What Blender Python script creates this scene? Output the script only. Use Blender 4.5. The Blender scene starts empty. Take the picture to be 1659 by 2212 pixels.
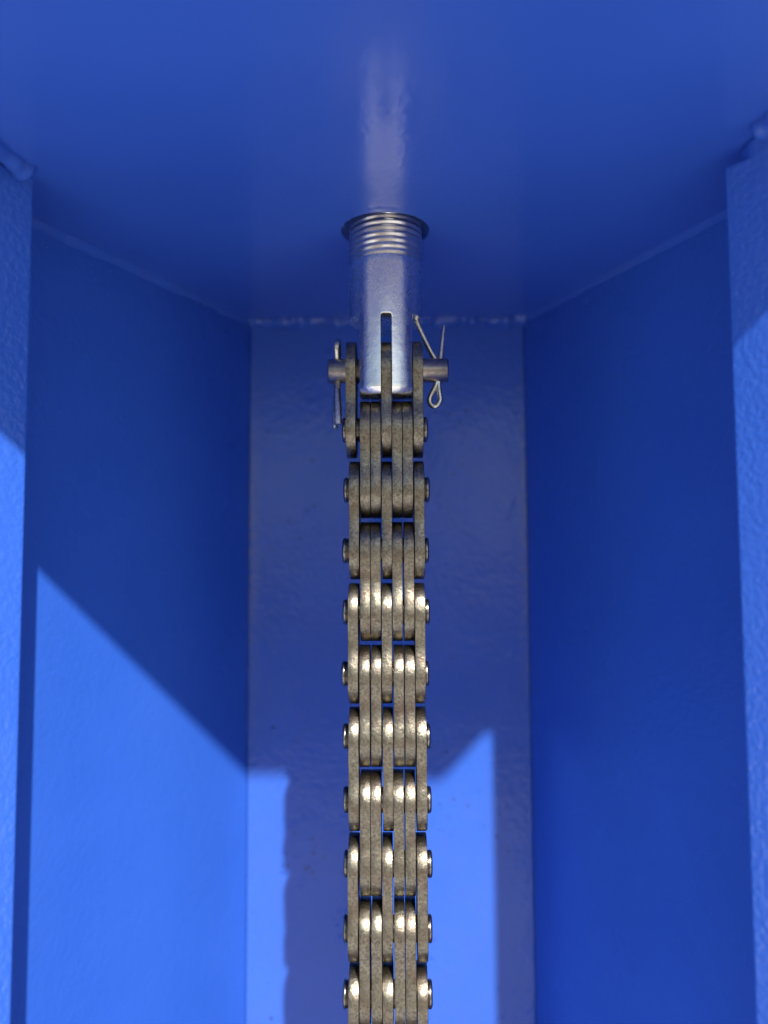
import bpy, bmesh, math, random
from mathutils import Vector, Matrix, noise

random.seed(7)
scn = bpy.context.scene

# ------------------------------------------------------------ camera
cam_d = bpy.data.cameras.new('camera')
cam = bpy.data.objects.new('camera', cam_d)
scn.collection.objects.link(cam)
scn.camera = cam
fw = Vector((-0.0122, 0.9975, 0.0698)).normalized()
rt = Vector((0.9999, 0.0126, -0.0049))
rt = (rt - fw * rt.dot(fw)).normalized()
up = rt.cross(fw)
cam.matrix_world = Matrix((
    (rt.x, up.x, -fw.x, 0), (rt.y, up.y, -fw.y, 0), (rt.z, up.z, -fw.z, 0), (0, 0, 0, 1)))
cam_d.sensor_fit = 'VERTICAL'
cam_d.sensor_height = 36.0
cam_d.sensor_width = 27.0
cam_d.lens = 1700 / 2212 * 36
cam_d.clip_start = 0.01
cam_d.clip_end = 500
cam_d.dof.use_dof = True
cam_d.dof.focus_distance = 0.240
cam_d.dof.aperture_fstop = 5.4

# ------------------------------------------------------------ light
SUN = Vector((0.33, -1.0, 0.905)).normalized()          # towards the sun
el = math.asin(SUN.z)
world = bpy.data.worlds.new('World')
scn.world = world
world.use_nodes = True
nt = world.node_tree
sky = nt.nodes.new('ShaderNodeTexSky')
sky.sky_type = 'NISHITA'
sky.sun_disc = False
sky.sun_elevation = el
sky.sun_rotation = math.atan2(SUN.x, SUN.y)
sky.dust_density = 1.0
bg = nt.nodes['Background']
bg.inputs['Strength'].default_value = 0.058
nt.links.new(sky.outputs[0], bg.inputs[0])

sun_d = bpy.data.lights.new('sun', 'SUN')
sun_d.energy = 3.4
sun_d.angle = math.radians(1.2)
sun_d.color = (1.0, 0.93, 0.82)
sun = bpy.data.objects.new('sun', sun_d)
scn.collection.objects.link(sun)
sun.rotation_euler = SUN.to_track_quat('Z', 'Y').to_euler()

scn.view_settings.view_transform = 'Standard'
scn.view_settings.look = 'None'
scn.view_settings.gamma = 1.0
scn.view_settings.exposure = 1.08
scn.view_settings.use_curve_mapping = False
scn.cycles.max_bounces = 14
scn.cycles.diffuse_bounces = 8
scn.cycles.glossy_bounces = 8
scn.cycles.sample_clamp_indirect = 6.0
scn.cycles.use_denoising = True

C = scn.collection

# ------------------------------------------------------------ materials
def new_mat(name):
    m = bpy.data.materials.new(name)
    m.use_nodes = True
    n = m.node_tree
    return m, n, n.nodes['Principled BSDF']

def N(n, t, **kw):
    x = n.nodes.new(t)
    for k, v in kw.items():
        if k in x.inputs.keys():
            x.inputs[k].default_value = v
        else:
            setattr(x, k, v)
    return x

def ramp(n, src, stops):
    r = n.nodes.new('ShaderNodeValToRGB')
    while len(r.color_ramp.elements) < len(stops):
        r.color_ramp.elements.new(0.5)
    for e, (p, c) in zip(r.color_ramp.elements, stops):
        e.position = p
        e.color = c if len(c) == 4 else (*c, 1)
    n.links.new(src, r.inputs[0])
    return r

def coords(n, rand=False, scale=(1, 1, 1)):
    tc = n.nodes.new('ShaderNodeTexCoord')
    mp = n.nodes.new('ShaderNodeMapping')
    mp.inputs['Scale'].default_value = scale
    if rand:
        oi = n.nodes.new('ShaderNodeObjectInfo')
        cm = n.nodes.new('ShaderNodeVectorMath')
        cm.operation = 'SCALE'
        cm.inputs[0].default_value = (0.37, 0.53, 0.71)
        n.links.new(oi.outputs['Random'], cm.inputs['Scale'])
        ad = n.nodes.new('ShaderNodeVectorMath')
        ad.operation = 'ADD'
        n.links.new(tc.outputs['Object'], ad.inputs[0])
        n.links.new(cm.outputs[0], ad.inputs[1])
        n.links.new(ad.outputs[0], mp.inputs['Vector'])
    else:
        n.links.new(tc.outputs['Object'], mp.inputs['Vector'])
    return mp.outputs[0]

def blue_paint(name, worn=False, peel=0.25, pits=0.0, dust=0.0, rough=0.38, coat_rough=0.13, coat=1.0, wave=0.18, fine=420.0, spec=0.3):
    m, n, b = new_mat(name)
    v = coords(n)
    big = N(n, 'ShaderNodeTexNoise', Scale=22.0, Detail=3.0)
    n.links.new(v, big.inputs['Vector'])
    col = ramp(n, big.outputs['Fac'], [(0.3, (0.027, 0.112, 0.55)), (0.7, (0.033, 0.124, 0.59))])
    last = col.outputs[0]
    if dust > 0:
        dn = N(n, 'ShaderNodeTexNoise', Scale=90.0, Detail=8.0, Roughness=0.65)
        n.links.new(v, dn.inputs['Vector'])
        dr = ramp(n, dn.outputs['Fac'], [(0.35, (0, 0, 0)), (0.75, (dust,) * 3)])
        mx = N(n, 'ShaderNodeMixRGB')
        mx.inputs['Color2'].default_value = (0.075, 0.105, 0.30, 1)
        n.links.new(dr.outputs[0], mx.inputs['Fac'])
        n.links.new(last, mx.inputs['Color1'])
        last = mx.outputs[0]
    if worn:
        # chalky rub marks along both edges of the panel, and scattered dark chips
        sx = n.nodes.new('ShaderNodeSeparateXYZ')
        tc = n.nodes.new('ShaderNodeTexCoord')
        n.links.new(tc.outputs['Object'], sx.inputs[0])
        def rng(src, a0, a1, b0=0.0, b1=1.0):
            r = n.nodes.new('ShaderNodeMapRange')
            for k_, v_ in zip(('From Min', 'From Max', 'To Min', 'To Max'), (a0, a1, b0, b1)):
                r.inputs[k_].default_value = v_
            n.links.new(src, r.inputs['Value'])
            return r.outputs[0]
        def mul(a_, c_):
            q = N(n, 'ShaderNodeMath', operation='MULTIPLY')
            n.links.new(a_, q.inputs[0]); n.links.new(c_, q.inputs[1])
            return q.outputs[0]
        def add(a_, c_):
            q = N(n, 'ShaderNodeMath', operation='ADD')
            n.links.new(a_, q.inputs[0]); n.links.new(c_, q.inputs[1])
            return q.outputs[0]
        edge = add(rng(sx.outputs['X'], -0.0560, -0.0622), rng(sx.outputs['X'], 0.0520, 0.0572))
        zz = mul(rng(sx.outputs['Z'], -0.08, 0.0), rng(sx.outputs['Z'], 0.095, 0.03))
        wn = N(n, 'ShaderNodeTexNoise', Scale=330.0, Detail=8.0, Roughness=0.75)
        n.links.new(v, wn.inputs['Vector'])
        wm = mul(mul(edge, zz), ramp(n, wn.outputs['Fac'], [(0.38, (0, 0, 0)), (0.62, (1, 1, 1))]).outputs[0])
        mx2 = N(n, 'ShaderNodeMixRGB')
        mx2.inputs['Color2'].default_value = (0.15, 0.19, 0.38, 1)
        n.links.new(wm, mx2.inputs['Fac']); n.links.new(last, mx2.inputs['Color1'])
        cv = N(n, 'ShaderNodeTexVoronoi', Scale=190.0)
        n.links.new(v, cv.inputs['Vector'])
        cn = N(n, 'ShaderNodeTexNoise', Scale=38.0, Detail=2.0)
        n.links.new(v, cn.inputs['Vector'])
        cm_ = mul(ramp(n, cv.outputs['Distance'], [(0.10, (1, 1, 1)), (0.17, (0, 0, 0))]).outputs[0],
                  ramp(n, cn.outputs['Fac'], [(0.57, (0, 0, 0)), (0.64, (0.7,) * 3)]).outputs[0])
        mx3 = N(n, 'ShaderNodeMixRGB')
        mx3.inputs['Color2'].default_value = (0.015, 0.02, 0.06, 1)
        n.links.new(cm_, mx3.inputs['Fac']); n.links.new(mx2.outputs[0], mx3.inputs['Color1'])
        last = mx3.outputs[0]
    n.links.new(last, b.inputs['Base Color'])
    b.inputs['Roughness'].default_value = rough
    b.inputs['Specular IOR Level'].default_value = spec
    b.inputs['Coat Weight'].default_value = coat
    rn = N(n, 'ShaderNodeTexNoise', Scale=40.0, Detail=4.0)
    n.links.new(v, rn.inputs['Vector'])
    rr = ramp(n, rn.outputs['Fac'], [(0.3, (coat_rough * 0.75,) * 3), (0.75, (coat_rough * 1.5,) * 3)])
    n.links.new(rr.outputs[0], b.inputs['Coat Roughness'])
    # orange peel
    p1 = N(n, 'ShaderNodeTexNoise', Scale=fine, Detail=2.0, Roughness=0.5)
    n.links.new(v, p1.inputs['Vector'])
    b1 = N(n, 'ShaderNodeBump', Strength=peel, Distance=0.0006)
    n.links.new(p1.outputs['Fac'], b1.inputs['Height'])
    p3 = N(n, 'ShaderNodeTexNoise', Scale=45.0, Detail=2.0)
    n.links.new(v, p3.inputs['Vector'])
    b0 = N(n, 'ShaderNodeBump', Strength=wave, Distance=0.002)
    n.links.new(p3.outputs['Fac'], b0.inputs['Height'])
    n.links.new(b1.outputs[0], b0.inputs['Normal'])
    out = b0.outputs[0]
    if pits > 0:
        vo = N(n, 'ShaderNodeTexVoronoi', Scale=260.0)
        n.links.new(v, vo.inputs['Vector'])
        pr = ramp(n, vo.outputs['Distance'], [(0.05, (0, 0, 0)), (0.22, (1, 1, 1))])
        msk = N(n, 'ShaderNodeTexNoise', Scale=55.0, Detail=3.0)
        n.links.new(v, msk.inputs['Vector'])
        mr = ramp(n, msk.outputs['Fac'], [(0.54, (0, 0, 0)), (0.68, (pits,) * 3)])
        b2 = N(n, 'ShaderNodeBump', Distance=0.0008)
        n.links.new(mr.outputs[0], b2.inputs['Strength'])
        n.links.new(pr.outputs[0], b2.inputs['Height'])
        n.links.new(out, b2.inputs['Normal'])
        out = b2.outputs[0]
    n.links.new(out, b.inputs['Normal'])
    n.links.new(out, b.inputs['Coat Normal'])
    return m

M_paint = blue_paint('blue_gloss_paint', peel=0.22, coat_rough=0.24, coat=0.7)
M_top = blue_paint('blue_gloss_paint_smooth', peel=0.14, coat_rough=0.12, wave=0.008, fine=520.0, spec=0.9, rough=0.5)
M_web = blue_paint('blue_paint_dusty', worn=True, peel=0.30, pits=0.45, dust=0.16, coat_rough=0.18, coat=0.75, spec=0.0)
M_bead = blue_paint('blue_painted_weld', peel=0.3, dust=0.25, coat_rough=0.32, coat=0.5)
M_peel = blue_paint('blue_orange_peel_paint', peel=0.42, coat_rough=0.14, fine=620.0, wave=0.1)

def dark_steel(name, c0, c1, rough=(0.3, 0.55), rust=0.5, bump=0.5, streak=None, grain=900.0, metal=1.0, pit=0.8, dent=0.35):
    m, n, b = new_mat(name)
    v = coords(n, rand=True)
    a = N(n, 'ShaderNodeTexNoise', Scale=grain, Detail=6.0, Roughness=0.7)
    n.links.new(v, a.inputs['Vector'])
    col = ramp(n, a.outputs['Fac'], [(0.32, c0), (0.66, c1)])
    last = col.outputs[0]
    r_ = N(n, 'ShaderNodeTexNoise', Scale=130.0, Detail=8.0, Roughness=0.7)
    n.links.new(v, r_.inputs['Vector'])
    rm = ramp(n, r_.outputs['Fac'], [(0.48, (0, 0, 0)), (0.72, (rust,) * 3)])
    mx = N(n, 'ShaderNodeMixRGB')
    mx.inputs['Color2'].default_value = (0.135, 0.078, 0.058, 1)
    n.links.new(rm.outputs[0], mx.inputs['Fac'])
    n.links.new(last, mx.inputs['Color1'])
    last = mx.outputs[0]
    # small black pits
    pv = N(n, 'ShaderNodeTexVoronoi', Scale=1500.0)
    n.links.new(v, pv.inputs['Vector'])
    pm = N(n, 'ShaderNodeTexNoise', Scale=330.0, Detail=3.0)
    n.links.new(v, pm.inputs['Vector'])
    pr = ramp(n, pv.outputs['Distance'], [(0.12, (1, 1, 1)), (0.3, (0, 0, 0))])
    pk = ramp(n, pm.outputs['Fac'], [(0.52, (0, 0, 0)), (0.62, (pit,) * 3)])
    mu = N(n, 'ShaderNodeMath', operation='MULTIPLY')
    n.links.new(pr.outputs[0], mu.inputs[0])
    n.links.new(pk.outputs[0], mu.inputs[1])
    m2 = N(n, 'ShaderNodeMixRGB')
    m2.inputs['Color2'].default_value = (0.03, 0.028, 0.026, 1)
    n.links.new(mu.outputs[0], m2.inputs['Fac'])
    n.links.new(last, m2.inputs['Color1'])
    n.links.new(m2.outputs[0], b.inputs['Base Color'])
    b.inputs['Metallic'].default_value = metal
    rr = ramp(n, a.outputs['Fac'], [(0.3, (rough[1],) * 3), (0.7, (rough[0],) * 3)])
    n.links.new(rr.outputs[0], b.inputs['Roughness'])
    b1 = N(n, 'ShaderNodeBump', Strength=bump, Distance=0.00018)
    n.links.new(a.outputs['Fac'], b1.inputs['Height'])
    out = b1.outputs[0]
    if streak:
        sv = coords(n, rand=True, scale=streak)
        s = N(n, 'ShaderNodeTexNoise', Scale=500.0, Detail=3.0)
        n.links.new(sv, s.inputs['Vector'])
        b2 = N(n, 'ShaderNodeBump', Strength=0.35, Distance=0.00015)
        n.links.new(s.outputs['Fac'], b2.inputs['Height'])
        n.links.new(out, b2.inputs['Normal'])
        out = b2.outputs[0]
    # broad dents
    dn = N(n, 'ShaderNodeTexNoise', Scale=190.0, Detail=5.0)
    n.links.new(v, dn.inputs['Vector'])
    b3 = N(n, 'ShaderNodeBump', Strength=dent, Distance=0.0006)
    n.links.new(dn.outputs['Fac'], b3.inputs['Height'])
    n.links.new(out, b3.inputs['Normal'])
    n.links.new(b3.outputs[0], b.inputs['Normal'])
    return m

M_plate = dark_steel('oiled_link_steel', (0.095, 0.087, 0.072), (0.32, 0.295, 0.235), rough=(0.26, 0.42), rust=0.6, dent=0.55, bump=0.6, grain=1300.0, pit=0.9, streak=(1, 0.5, 0.3))
M_pin = dark_steel('dark_pin_steel', (0.20, 0.18, 0.155), (0.36, 0.33, 0.29), rough=(0.22, 0.36), rust=0.35, bump=0.15)
M_clevis = dark_steel('browned_pin_steel', (0.26, 0.23, 0.20), (0.42, 0.37, 0.32), rough=(0.3, 0.42), rust=0.4, bump=0.18)
M_zinc = dark_steel('bright_zinc', (0.78, 0.78, 0.75), (0.88, 0.88, 0.85), rough=(0.20, 0.33), rust=0.0, pit=0.0, bump=0.12, dent=0.25, streak=(0.6, 0.6, 0.04), grain=260.0)
M_thread = dark_steel('cut_thread', (0.66, 0.66, 0.64), (0.80, 0.80, 0.78), rough=(0.26, 0.36), rust=0.0, pit=0.0, bump=0.05, dent=0.05)
M_cotter = dark_steel('cotter_wire', (0.42, 0.405, 0.37), (0.70, 0.68, 0.63), rough=(0.24, 0.36), rust=0.12, bump=0.12)

m, n, b = new_mat('brown_reflected_ground')  # unseen ground, brown for its reflection in the chain
v = coords(n)
a = N(n, 'ShaderNodeTexNoise', Scale=4.0, Detail=12.0, Roughness=0.75)
n.links.new(v, a.inputs['Vector'])
cr = ramp(n, a.outputs['Fac'], [(0.3, (0.075, 0.048, 0.032)), (0.7, (0.15, 0.10, 0.068))])
n.links.new(cr.outputs[0], b.inputs['Base Color'])
b.inputs['Roughness'].default_value = 0.95
M_reflected_ground = m
m, n, b = new_mat('pale_bounce_slab')  # pale so that the added slab throws sunlight upward
v = coords(n)
a = N(n, 'ShaderNodeTexNoise', Scale=6.0, Detail=10.0, Roughness=0.7)
n.links.new(v, a.inputs['Vector'])
cr = ramp(n, a.outputs['Fac'], [(0.3, (0.70, 0.68, 0.65)), (0.7, (0.80, 0.78, 0.75))])
n.links.new(cr.outputs[0], b.inputs['Base Color'])
b.inputs['Roughness'].default_value = 0.9
M_bounce_slab = m

# ------------------------------------------------------------ helpers
def to_obj(name, bm, mat, parent=None, smooth=True, angle=35):
    me = bpy.data.meshes.new(name)
    bm.normal_update()
    bm.to_mesh(me)
    bm.free()
    me.materials.append(mat)
    o = bpy.data.objects.new(name, me)
    C.objects.link(o)
    if parent:
        o.parent = parent
    if smooth:
        me.polygons.foreach_set('use_smooth', [True] * len(me.polygons))
        me.set_sharp_from_angle(angle=math.radians(angle))
    return o

def thing(name, loc, label, cat, group=None):
    o = bpy.data.objects.new(name, None)
    o.empty_display_size = 0.02
    C.objects.link(o)
    o.location = loc
    o['label'] = label
    o['category'] = cat
    if group:
        o['group'] = group
    return o

def prism(poly, z0, z1, bm=None):
    """vertical prism from an XY outline"""
    bm = bm or bmesh.new()
    lo = [bm.verts.new((x, y, z0)) for x, y in poly]
    hi = [bm.verts.new((x, y, z1)) for x, y in poly]
    k = len(poly)
    bm.faces.new(lo[::-1])
    bm.faces.new(hi)
    for i in range(k):
        bm.faces.new((lo[i], lo[(i + 1) % k], hi[(i + 1) % k], hi[i]))
    bmesh.ops.recalc_face_normals(bm, faces=bm.faces)
    return bm

def lathe(profile, axis='X', seg=64, bm=None, centre=(0, 0, 0)):
    """profile: list of (along axis, radius)"""
    bm = bm or bmesh.new()
    rings = []
    for t, r in profile:
        if r < 1e-7:
            p = {'X': (t, 0, 0), 'Z': (0, 0, t)}[axis]
            rings.append([bm.verts.new(Vector(centre) + Vector(p))])
            continue
        ring = []
        for i in range(seg):
            a = 2 * math.pi * i / seg
            c, s = r * math.cos(a), r * math.sin(a)
            p = (t, c, s) if axis == 'X' else (c, s, t)
            ring.append(bm.verts.new(Vector(centre) + Vector(p)))
        rings.append(ring)
    for A, B in zip(rings, rings[1:]):
        if len(A) == 1 and len(B) == 1:
            continue
        for i in range(seg):
            j = (i + 1) % seg
            if len(A) == 1:
                bm.faces.new((A[0], B[i], B[j]))
            elif len(B) == 1:
                bm.faces.new((A[i], B[0], A[j]))
            else:
                bm.faces.new((A[i], B[i], B[j], A[j]))
    bmesh.ops.recalc_face_normals(bm, faces=bm.faces)
    return bm

def boolean(o, cutters):
    """cut away the given bmeshes from o (cutters are discarded)"""
    tmp = []
    for cb in cutters:
        me = bpy.data.meshes.new('cutter')
        cb.to_mesh(me)
        cb.free()
        c = bpy.data.objects.new('cutter', me)
        C.objects.link(c)
        bpy.context.view_layer.update()
        c.matrix_world = o.matrix_world
        tmp.append(c)
        md = o.modifiers.new('cut', 'BOOLEAN')
        md.operation = 'DIFFERENCE'
        md.solver = 'EXACT'
        md.object = c
    bpy.context.view_layer.update()
    dg = bpy.context.evaluated_depsgraph_get()
    me = bpy.data.meshes.new_from_object(o.evaluated_get(dg))
    o.modifiers.clear()
    old = o.data
    o.data = me
    bpy.data.meshes.remove(old)
    for c in tmp:
        md = c.data
        bpy.data.objects.remove(c)
        bpy.data.meshes.remove(md)
    return o

def finish(o, width=None, seg=2, angle=35, dissolve=True, smooth=True):
    if width:
        bm = bmesh.new()
        bm.from_mesh(o.data)
        bmesh.ops.remove_doubles(bm, verts=bm.verts, dist=1e-6)
        if dissolve:
            bmesh.ops.dissolve_limit(bm, angle_limit=math.radians(0.5), verts=bm.verts, edges=bm.edges)
        es = [e for e in bm.edges if len(e.link_faces) == 2 and e.calc_face_angle(0) > math.radians(30)]
        bmesh.ops.bevel(bm, geom=es, offset=width, segments=seg, profile=0.5, affect='EDGES', clamp_overlap=True)
        bm.to_mesh(o.data)
        bm.free()
    me = o.data
    me.polygons.foreach_set('use_smooth', [smooth] * len(me.polygons))
    if smooth:
        me.set_sharp_from_angle(angle=math.radians(angle))

def box(x0, x1, y0, y1, z0, z1):
    return prism([(x0, y0), (x1, y0), (x1, y1), (x0, y1)], z0, z1)

def sweep(points, radii, seg=10, flat=None, bm=None, lump=0.0, lump_scale=400.0):
    """tube through points; radii per point (scalar or (a,b)); flat = preferred side axis for an elliptic section"""
    bm = bm or bmesh.new()
    P = [Vector(p) for p in points]
    rings = []
    for i, p in enumerate(P):
        t = (P[min(i + 1, len(P) - 1)] - P[max(i - 1, 0)]).normalized()
        ref = Vector(flat) if flat else Vector((0.13, 0.31, 0.94))
        side = (ref - t * ref.dot(t)).normalized()
        oth = t.cross(side)
        r = radii[i] if isinstance(radii, list) else radii
        ra, rb = r if isinstance(r, tuple) else (r, r)
        ring = []
        for k in range(seg):
            a = 2 * math.pi * k / seg
            d = side * (ra * math.cos(a)) + oth * (rb * math.sin(a))
            q = p + d
            if lump:
                q += d.normalized() * lump * noise.noise(q * lump_scale)
                q += d.normalized() * lump * 0.5 * noise.noise(q * lump_scale * 2.3)
            ring.append(bm.verts.new(q))
        rings.append(ring)
    for A, B in zip(rings, rings[1:]):
        for k in range(seg):
            j = (k + 1) % seg
            bm.faces.new((A[k], A[j], B[j], B[k]))
    bm.faces.new(rings[0])
    bm.faces.new(rings[-1][::-1])
    bmesh.ops.recalc_face_normals(bm, faces=bm.faces)
    return bm

# ------------------------------------------------------------ unseen ground and added bounce slab
bm = bmesh.new()
vs = [bm.verts.new(p) for p in ((-120, -120, 0), (120, -120, 0), (120, 120, 0), (-120, 120, 0))]
bm.faces.new(vs)
g = to_obj('ground', bm, M_reflected_ground, smooth=False)  # out of view, put in for the brown reflections in the steel
ZG = -0.38
g.location = (0, 0, ZG - 0.03)
g['kind'] = 'structure'
g = to_obj('bounce_slab', prism([(-2.5, -0.75), (2.5, -0.75), (2.5, 0.13), (-2.5, 0.13)], ZG - 0.03, ZG), M_bounce_slab, smooth=False)  # unseen slab, added to bounce sunlight onto the underside of the top plate
g['kind'] = 'structure'

# ------------------------------------------------------------ blue frame
H = 0.1076            # underside of the top plate
WY = 0.3367           # face of the back panel
frame = thing('steel_frame', (0, 0, 0), 'glossy blue painted welded steel channel behind and around the chain', 'steel frame')
ZB = ZG - 0.03               # the frame stands on the ground

back = to_obj('back_panel', prism([(-0.0622, WY), (0.0572, WY), (0.0572, WY + 0.008), (-0.0622, WY + 0.008)], ZB, H), M_web, frame)

def sloped(xc, k, yend, sgn):
    # inner face from the back corner forward and outward, 8 mm thick
    xe = xc + sgn * k * (WY - yend)
    t = 0.009
    return prism([(xc, WY - 0.0002), (xe, yend), (xe + sgn * t, yend), (xc + sgn * t, WY + 0.0078), (xc, WY + 0.0078)], ZB, H)

wl = to_obj('side_panel', sloped(-0.0622 - 0.0001, 0.492, 0.15, -1), M_paint, frame)
wr = to_obj('side_panel', sloped(0.0572 + 0.0001, 0.443, 0.15, 1), M_paint, frame)

# flanges nearer the camera
SL, SR = 0.70, 0.72
def flange(x0, y0, s, sgn, ztop, wk, xc):
    yn = 0.150
    xn = x0 + sgn * s * (y0 - yn)
    xw = xc + sgn * wk * (WY - 0.1505) - sgn * 0.0006
    return prism([(x0, y0), (xn, yn), (xw, yn + 0.0004), (x0 + sgn * 0.011, y0)], ZB, ztop)

fl = to_obj('flange', flange(-0.098, 0.2079, SL, -1, H - 0.0002, 0.492, -0.0622), M_peel, frame)
fr = to_obj('flange', flange(0.0862, 0.1986, SR, 1, H - 0.0002, 0.443, 0.0572), M_peel, frame)
# notch at the inner top corner of the right flange
nb = box(0.080, 0.0905, 0.1895, 0.205, H - 0.0045, H + 0.01)
boolean(fr, [nb])
for o in (fl, fr):
    finish(o, 0.0009, 3, smooth=False)
for o in (wl, wr, back):
    finish(o, 0.0006, 2, smooth=False)

# top plate with the anchor hole
YF = 0.1215
top = to_obj('top_plate', prism([(-0.19, YF), (0.0800, YF), (0.0880, YF - 0.004), (0.0925, YF - 0.001), (0.1025, YF + 0.0185), (0.1125, YF + 0.0185), (0.1190, YF), (0.19, YF),
                                 (0.19, WY + 0.02), (-0.19, WY + 0.02)], H, H + 0.016), M_top, frame)
boolean(top, [lathe([(H - 0.01, 0), (H - 0.01, 0.0140), (H + 0.03, 0.0140), (H + 0.03, 0)], 'Z', 96, centre=(-0.0022, 0.2465, 0))])
finish(top, 0.0005, 2, 30, smooth=False)

def bead_path(a, b, nseg, jit, skip=None):
    out = []
    A, B = Vector(a), Vector(b)
    for i in range(nseg + 1):
        p = A.lerp(B, i / nseg)
        p += Vector((noise.noise(p * 160 + Vector((3, 0, 0))), noise.noise(p * 160 + Vector((0, 7, 0))), noise.noise(p * 190))) * jit
        out.append(p)
    return out

def bead(a, b, r, nseg=60, jit=0.0008, lump=0.0006, ripple=0.12, uneven=0.5):
    pts = bead_path(a, b, nseg, jit)
    rad = [r * (0.75 + uneven * noise.noise(p * 110 + Vector((1, 2, 3))) + ripple * math.sin(i * 1.15)) for i, p in enumerate(pts)]
    rad[0] *= 0.35
    rad[-1] *= 0.35
    return sweep(pts, rad, seg=20, lump=lump, lump_scale=220)

to_obj('weld_bead', bead((-0.064, WY - 0.0004, H + 0.0002), (0.059, WY - 0.0004, H + 0.0004), 0.0044, 90, 0.0012, 0.0009), M_bead, frame, angle=180)
bm = bead((-0.0636, WY + 0.0003, H + 0.0011), (-0.1225, 0.217, H + 0.0012), 0.0048, 80, 0.0002, 0.0002, 0.01, 0.12)
for fr_, dz, rr_ in ((0.93, 0.0042, 0.0005), (0.90, 0.0052, 0.0006), (0.80, 0.0060, 0.0004), (0.66, 0.0055, 0.0004), (0.60, 0.0050, 0.0005), (0.45, 0.0046, 0.0004), (0.30, 0.0050, 0.0004)):
    c_ = Vector((-0.0622, WY, 0)).lerp(Vector((-0.1211, 0.217, 0)), fr_)          # spatter stuck to the panel below the bead
    bmesh.ops.create_icosphere(bm, subdivisions=2, radius=rr_, matrix=Matrix.Translation((c_.x, c_.y, H - dz)))
to_obj('weld_bead', bm, M_bead, frame, angle=180)
to_obj('weld_bead', bead((0.0588, WY + 0.0003, H + 0.0012), (0.1120, 0.2165, H + 0.0014), 0.0046, 80, 0.0002, 0.0002, 0.01, 0.12), M_bead, frame, angle=180)
to_obj('weld_bead', bead((-0.0985, 0.2045, H - 0.0006), (-0.1080, 0.155, H - 0.0004), 0.0042, 50, 0.0004, 0.0003, 0.03, 0.25), M_bead, frame, angle=180)
to_obj('weld_bead', bead((0.0905, 0.1875, H - 0.0010), (0.1010, 0.145, H - 0.0010), 0.0042, 50, 0.0006, 0.0004), M_bead, frame, angle=180)

# ------------------------------------------------------------ chain
P = 0.01905
D = 0.2465
Z0 = 0.0623
CX = -0.0021
RP = 0.00397          # pin radius
TH = 0.00310

def link_mesh():
    r, w = 0.470 * P, 0.398 * P
    pts = []
    K = 26
    for i in range(K + 1):                       # lower end, from +y round to -y
        a = math.pi * i / K
        pts.append((r * math.cos(a), -P / 2 - r * math.sin(a)))
    S = 18
    for i in range(1, S):
        z = -P / 2 + P * i / S
        pts.append((-(r - (r - w) * math.cos(math.pi * z / P) ** 2), z))
    for i in range(K + 1):
        a = math.pi * i / K
        pts.append((-r * math.cos(a), P / 2 + r * math.sin(a)))
    for i in range(1, S):
        z = P / 2 - P * i / S
        pts.append(((r - (r - w) * math.cos(math.pi * z / P) ** 2), z))
    n_ = len(pts)
    nrm = []
    for i in range(n_):
        a, b_ = Vector(pts[i - 1]), Vector(pts[(i + 1) % n_])
        t = (b_ - a).normalized()
        q = Vector((t.y, -t.x))
        if q.dot(Vector(pts[i]) - Vector((0, max(-P / 2, min(P / 2, pts[i][1]))))) < 0:
            q = -q
        nrm.append(q)
    bm = bmesh.new()
    bw, bw2 = 0.00014, 0.00026                    # burnished edge, die roll side
    levels = [(-TH / 2, bw), (-TH / 2 + bw * 0.3, bw * 0.3), (-TH / 2 + bw, 0),
              (TH / 2 - bw2, 0), (TH / 2 - bw2 * 0.3, bw2 * 0.3), (TH / 2, bw2)]
    rings = []
    for x, off in levels:
        rings.append([bm.verts.new((x, p[0] - q.x * off, p[1] - q.y * off)) for p, q in zip(pts, nrm)])
    for A, B in zip(rings, rings[1:]):
        for i in range(n_):
            j = (i + 1) % n_
            bm.faces.new((A[i], A[j], B[j], B[i]))
    for ring, inv in ((rings[0], 1), (rings[-1], 0)):
        bm.faces.new(ring[::-1] if inv else ring)
    bmesh.ops.recalc_face_normals(bm, faces=bm.faces)
    return bm

chain = thing('leaf_chain', (CX, D, Z0 - 12 * P), 'oily dark steel leaf chain of interleaved link plates hanging vertically from the anchor', 'chain')
chain_loc = Vector((CX, D, Z0 - 12 * P))
link0 = to_obj('link_plate', link_mesh(), M_plate, chain, angle=40)

rows = [[-12.99, -1.98, 7.82], [-8.60, -5.35, 1.25, 4.42], [-12.05, -1.99, 7.89], [-8.71, -5.55, 1.10, 4.61],
        [-12.45, -2.22, 7.80], [-8.97, -5.48, 1.30, 4.59], [-12.37, -2.10, 8.00], [-8.90, -5.74, 1.06, 4.45],
        [-12.58, -2.42, 7.88], [-9.18, -5.62, 1.05, 4.35], [-12.53, -2.37, 7.70], [-9.00, -5.60, 1.05, 4.40],
        [-12.45, -2.30, 7.80], [-9.00, -5.60, 1.05, 4.40]]
first = True
for i, row in enumerate(rows):
    for x in row:
        o = link0 if first else link0.copy()
        if not first:
            C.objects.link(o)
            o.parent = chain
        first = False
        jx = random.uniform(-1, 1)
        o.location = Vector((x / 1000, D + jx * 0.00008, Z0 - (i + 0.5) * P)) - chain_loc
        o.rotation_euler = (random.uniform(-1, 1) * math.radians(0.25), random.uniform(-1, 1) * math.radians(0.10), random.uniform(-1, 1) * math.radians(0.35))

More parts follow.
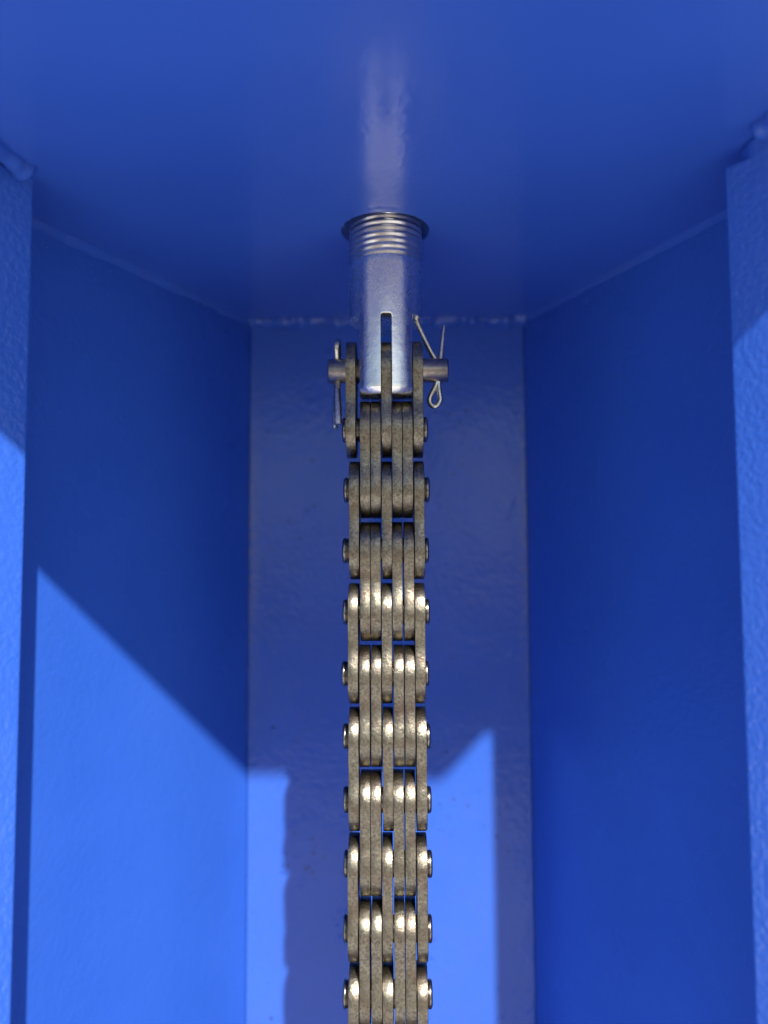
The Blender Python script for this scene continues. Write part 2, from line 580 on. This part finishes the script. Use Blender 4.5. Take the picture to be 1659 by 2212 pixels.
pin_l = 0.0269
def pin_mesh(L):
    h = L / 2
    half = [(h - 0.00120, RP * 0.96), (h - 0.00085, RP * 1.015), (h - 0.00045, RP * 1.0), (h - 0.00015, RP * 0.93), (h, RP * 0.80), (h - 0.00008, RP * 0.66), (h - 0.00035, RP * 0.55), (h - 0.0004, 0)]
    prof = [(-t, r) for t, r in half[::-1]] + half
    return lathe(prof, 'X', 56)
pin0 = to_obj('pin', pin_mesh(pin_l), M_pin, chain, angle=50)
offs = [0, 0.4, 0.0, 0.1, -0.3, 0.0, 0.1, 0.2, 0.0, -0.1, 0.1, 0.0, 0.0, 0.1]
for k in range(1, 15):
    o = pin0 if k == 1 else pin0.copy()
    if k > 1:
        C.objects.link(o)
        o.parent = chain
    off = offs[k - 1] / 1000
    o.location = Vector((-0.00255 + off, D, Z0 - k * P)) - chain_loc
    o.rotation_euler = (random.uniform(0, 6.28), 0, 0)

# ------------------------------------------------------------ anchor bolt
ZT = 0.0952           # start of thread
ZE = 0.0527           # bottom end
anchor = thing('chain_anchor', (CX, D, ZE), 'bright zinc plated slotted anchor bolt with threaded top through the blue plate', 'anchor bolt')
RA = 0.0118
ob = to_obj('shank', lathe([(0, 0), (0, RA - 0.0016), (0.0003, RA - 0.0011), (0.0020, RA)] + [(0.0020 + 0.001 * q, RA) for q in range(1, 40)] + [(ZT - ZE - 0.0002, RA), (ZT - ZE + 0.0012, RA - 0.0005), (ZT - ZE + 0.0012, 0)], 'Z', 128), M_zinc, anchor)
slot_c = -0.00195 - CX
def slot(x0, x1, ztop, r):
    # slot running front to back, rounded at the top
    bm = bmesh.new()
    w = x1 - x0
    pts = [(x0, -0.01), (x1, -0.01), (x1, ztop - r)]
    for i in range(1, 7):
        a = math.pi / 2 * i / 6
        pts.append((x1 - r + r * math.cos(a), ztop - r + r * math.sin(a)))
    for i in range(0, 7):
        a = math.pi / 2 + math.pi / 2 * i / 6
        pts.append((x0 + r + r * math.cos(a), ztop - r + r * math.sin(a)))
    A = [bm.verts.new((x, -0.02, z)) for x, z in pts]
    B = [bm.verts.new((x, 0.02, z)) for x, z in pts]
    k = len(pts)
    bm.faces.new(A)
    bm.faces.new(B[::-1])
    for i in range(k):
        bm.faces.new((A[i], A[(i + 1) % k], B[(i + 1) % k], B[i]))
    bmesh.ops.recalc_face_normals(bm, faces=bm.faces)
    return bm
zs = 0.0772 - ZE
boolean(ob, [slot(slot_c - 0.00172, slot_c + 0.00172, zs, 0.0007),
             slot(-0.03, -0.0102 - CX, zs + 0.0008, 0.0004),
             slot(0.0060 - CX, 0.03, zs + 0.0008, 0.0004)])
finish(ob, 0.00018, 2, 32, False)

# thread : a helical surface
def thread_mesh(z0, z1, pitch, rmaj, depth):
    bm = bmesh.new()
    seg = 120
    dz = pitch / 14
    nz = int((z1 - z0) / dz)
    rings = []
    for j in range(nz + 1):
        z = z0 + j * dz
        ring = []
        fade = min(1.0, max(0.0, (z - z0) / (pitch * 1.6)))
        for i in range(seg):
            a = 2 * math.pi * i / seg
            ph = ((z / pitch) - a / (2 * math.pi)) % 1.0
            tri = 1 - abs(2 * ph - 1)
            tri = min(1, max(0, (tri - 0.08) / 0.80))
            r = rmaj - depth * fade * (1 - tri) * (0.8 + 0.5 * noise.noise(Vector((3 * math.cos(a), 3 * math.sin(a), z * 500)))) - (1 - fade) * 0.0003
            ring.append(bm.verts.new((r * math.cos(a), r * math.sin(a), z)))
        rings.append(ring)
    for A, B in zip(rings, rings[1:]):
        for i in range(seg):
            j = (i + 1) % seg
            bm.faces.new((A[i], A[j], B[j], B[i]))
    bm.faces.new(rings[0][::-1])
    bm.faces.new(rings[-1])
    bmesh.ops.recalc_face_normals(bm, faces=bm.faces)
    return bm
to_obj('thread', thread_mesh(ZT - ZE + 0.0002, 0.146 - ZE, 0.0019, 0.01175, 0.00040), M_thread, anchor, angle=60)

# ------------------------------------------------------------ clevis pin
cp = to_obj('clevis_pin', lathe([(-0.0190, 0), (-0.0190, 0.0034), (-0.0186, 0.0038), (0.0186, 0.0038), (0.0190, 0.0034), (0.0190, 0)], 'X', 64), M_clevis, None, angle=50)
cp.location = (-0.0015, D, Z0 - 0.0001)
cp['label'] = 'thick browned clevis pin pushed through the slotted anchor and top chain plates'
cp['category'] = 'pin'

# ------------------------------------------------------------ cotter pins
def smooth_path(pts, n_=8):
    P_ = [Vector(p) for p in pts]
    out = []
    for i in range(len(P_) - 1):
        p0, p1, p2, p3 = P_[max(i - 1, 0)], P_[i], P_[i + 1], P_[min(i + 2, len(P_) - 1)]
        for k in range(n_):
            t = k / n_
            out.append(0.5 * ((2 * p1) + (-p0 + p2) * t + (2 * p0 - 5 * p1 + 4 * p2 - p3) * t * t + (-p0 + 3 * p1 - 3 * p2 + p3) * t ** 3))
    out.append(P_[-1])
    return out

# right : loop below the pin seen from its flat side, legs splayed upwards
xr = 0.01428
path = [(0.0077, -0.0006, 0.0780), (0.0098, -0.0004, 0.0733), (0.0120, -0.0002, 0.0686), (0.01372, 0, 0.0655), (0.01395, 0, 0.0635), (0.01395, 0, 0.0595), (0.01375, 0, 0.0575),
        (0.01235, 0.0002, 0.0548), (0.01165, 0.0003, 0.0529), (0.01205, 0.0003, 0.0514), (0.01325, 0.0002, 0.0507), (0.01445, 0, 0.0515), (0.01500, 0, 0.0530),
        (0.01475, 0, 0.0550), (0.01450, 0, 0.0574), (0.01450, 0, 0.0595), (0.01455, 0, 0.0635), (0.01515, 0, 0.0655), (0.01570, 0.0003, 0.0700), (0.01650, 0.0006, 0.0768)]
sp = smooth_path(path)
kk = len(sp)
rad = []
for i in range(kk):
    e = min(i, kk - 1 - i)
    s_ = 1.0
    if kk - 1 - i < 10:
        s_ = 0.55 + 0.45 * (kk - 1 - i) / 10
    rad.append((0.00105, 0.00088 * s_))
ct = to_obj('cotter_pin', sweep([Vector((p.x - xr, p.y, p.z - Z0)) for p in sp], rad, seg=14, flat=(0, 1, 0)), M_cotter, None, angle=60)
ct.location = (xr, D, Z0)
ct['label'] = 'right cotter pin, teardrop loop below and two legs spread in a V above'
ct['category'] = 'cotter pin'
ct['group'] = 'cotter pins through the clevis pin'

# left : turned a quarter, loop above the pin, legs bent down
xl = -0.01755
path = [(-0.0170, -0.0062, 0.0440), (-0.0171, -0.0054, 0.0475), (-0.0174, -0.0034, 0.0535), (-0.01765, -0.0012, 0.0575), (-0.0177, -0.0004, 0.0600),
        (-0.0176, -0.0005, 0.0650), (-0.0176, -0.0008, 0.0664), (-0.0177, -0.0021, 0.0690), (-0.0177, -0.0019, 0.0706), (-0.0176, -0.0004, 0.0717), (-0.0175, 0.0012, 0.0708), (-0.0175, 0.0017, 0.0690),
        (-0.0175, 0.0009, 0.0664), (-0.0175, 0.0005, 0.0650), (-0.0176, 0.0004, 0.0600), (-0.0178, 0.0008, 0.0575), (-0.0181, 0.0012, 0.0540), (-0.0183, 0.0010, 0.0490), (-0.0184, 0.0008, 0.0440)]
sp = smooth_path(path)
kk = len(sp)
rad = []
for i in range(kk):
    w_ = 0.00100
    if i < 32:
        w_ = 0.00125 - 0.00025 * i / 32
    if i > kk - 24:
        w_ = 0.0009
    rad.append((w_, 0.0007))
cl = to_obj('cotter_pin', sweep([Vector((p.x - xl, p.y, p.z - Z0)) for p in sp], rad, seg=14, flat=(1, 0, 0)), M_cotter, None, angle=60)
cl.location = (xl, D, Z0)
cl['label'] = 'left cotter pin seen edge-on, loop above and legs pointing down'
cl['category'] = 'cotter pin'
cl['group'] = 'cotter pins through the clevis pin'
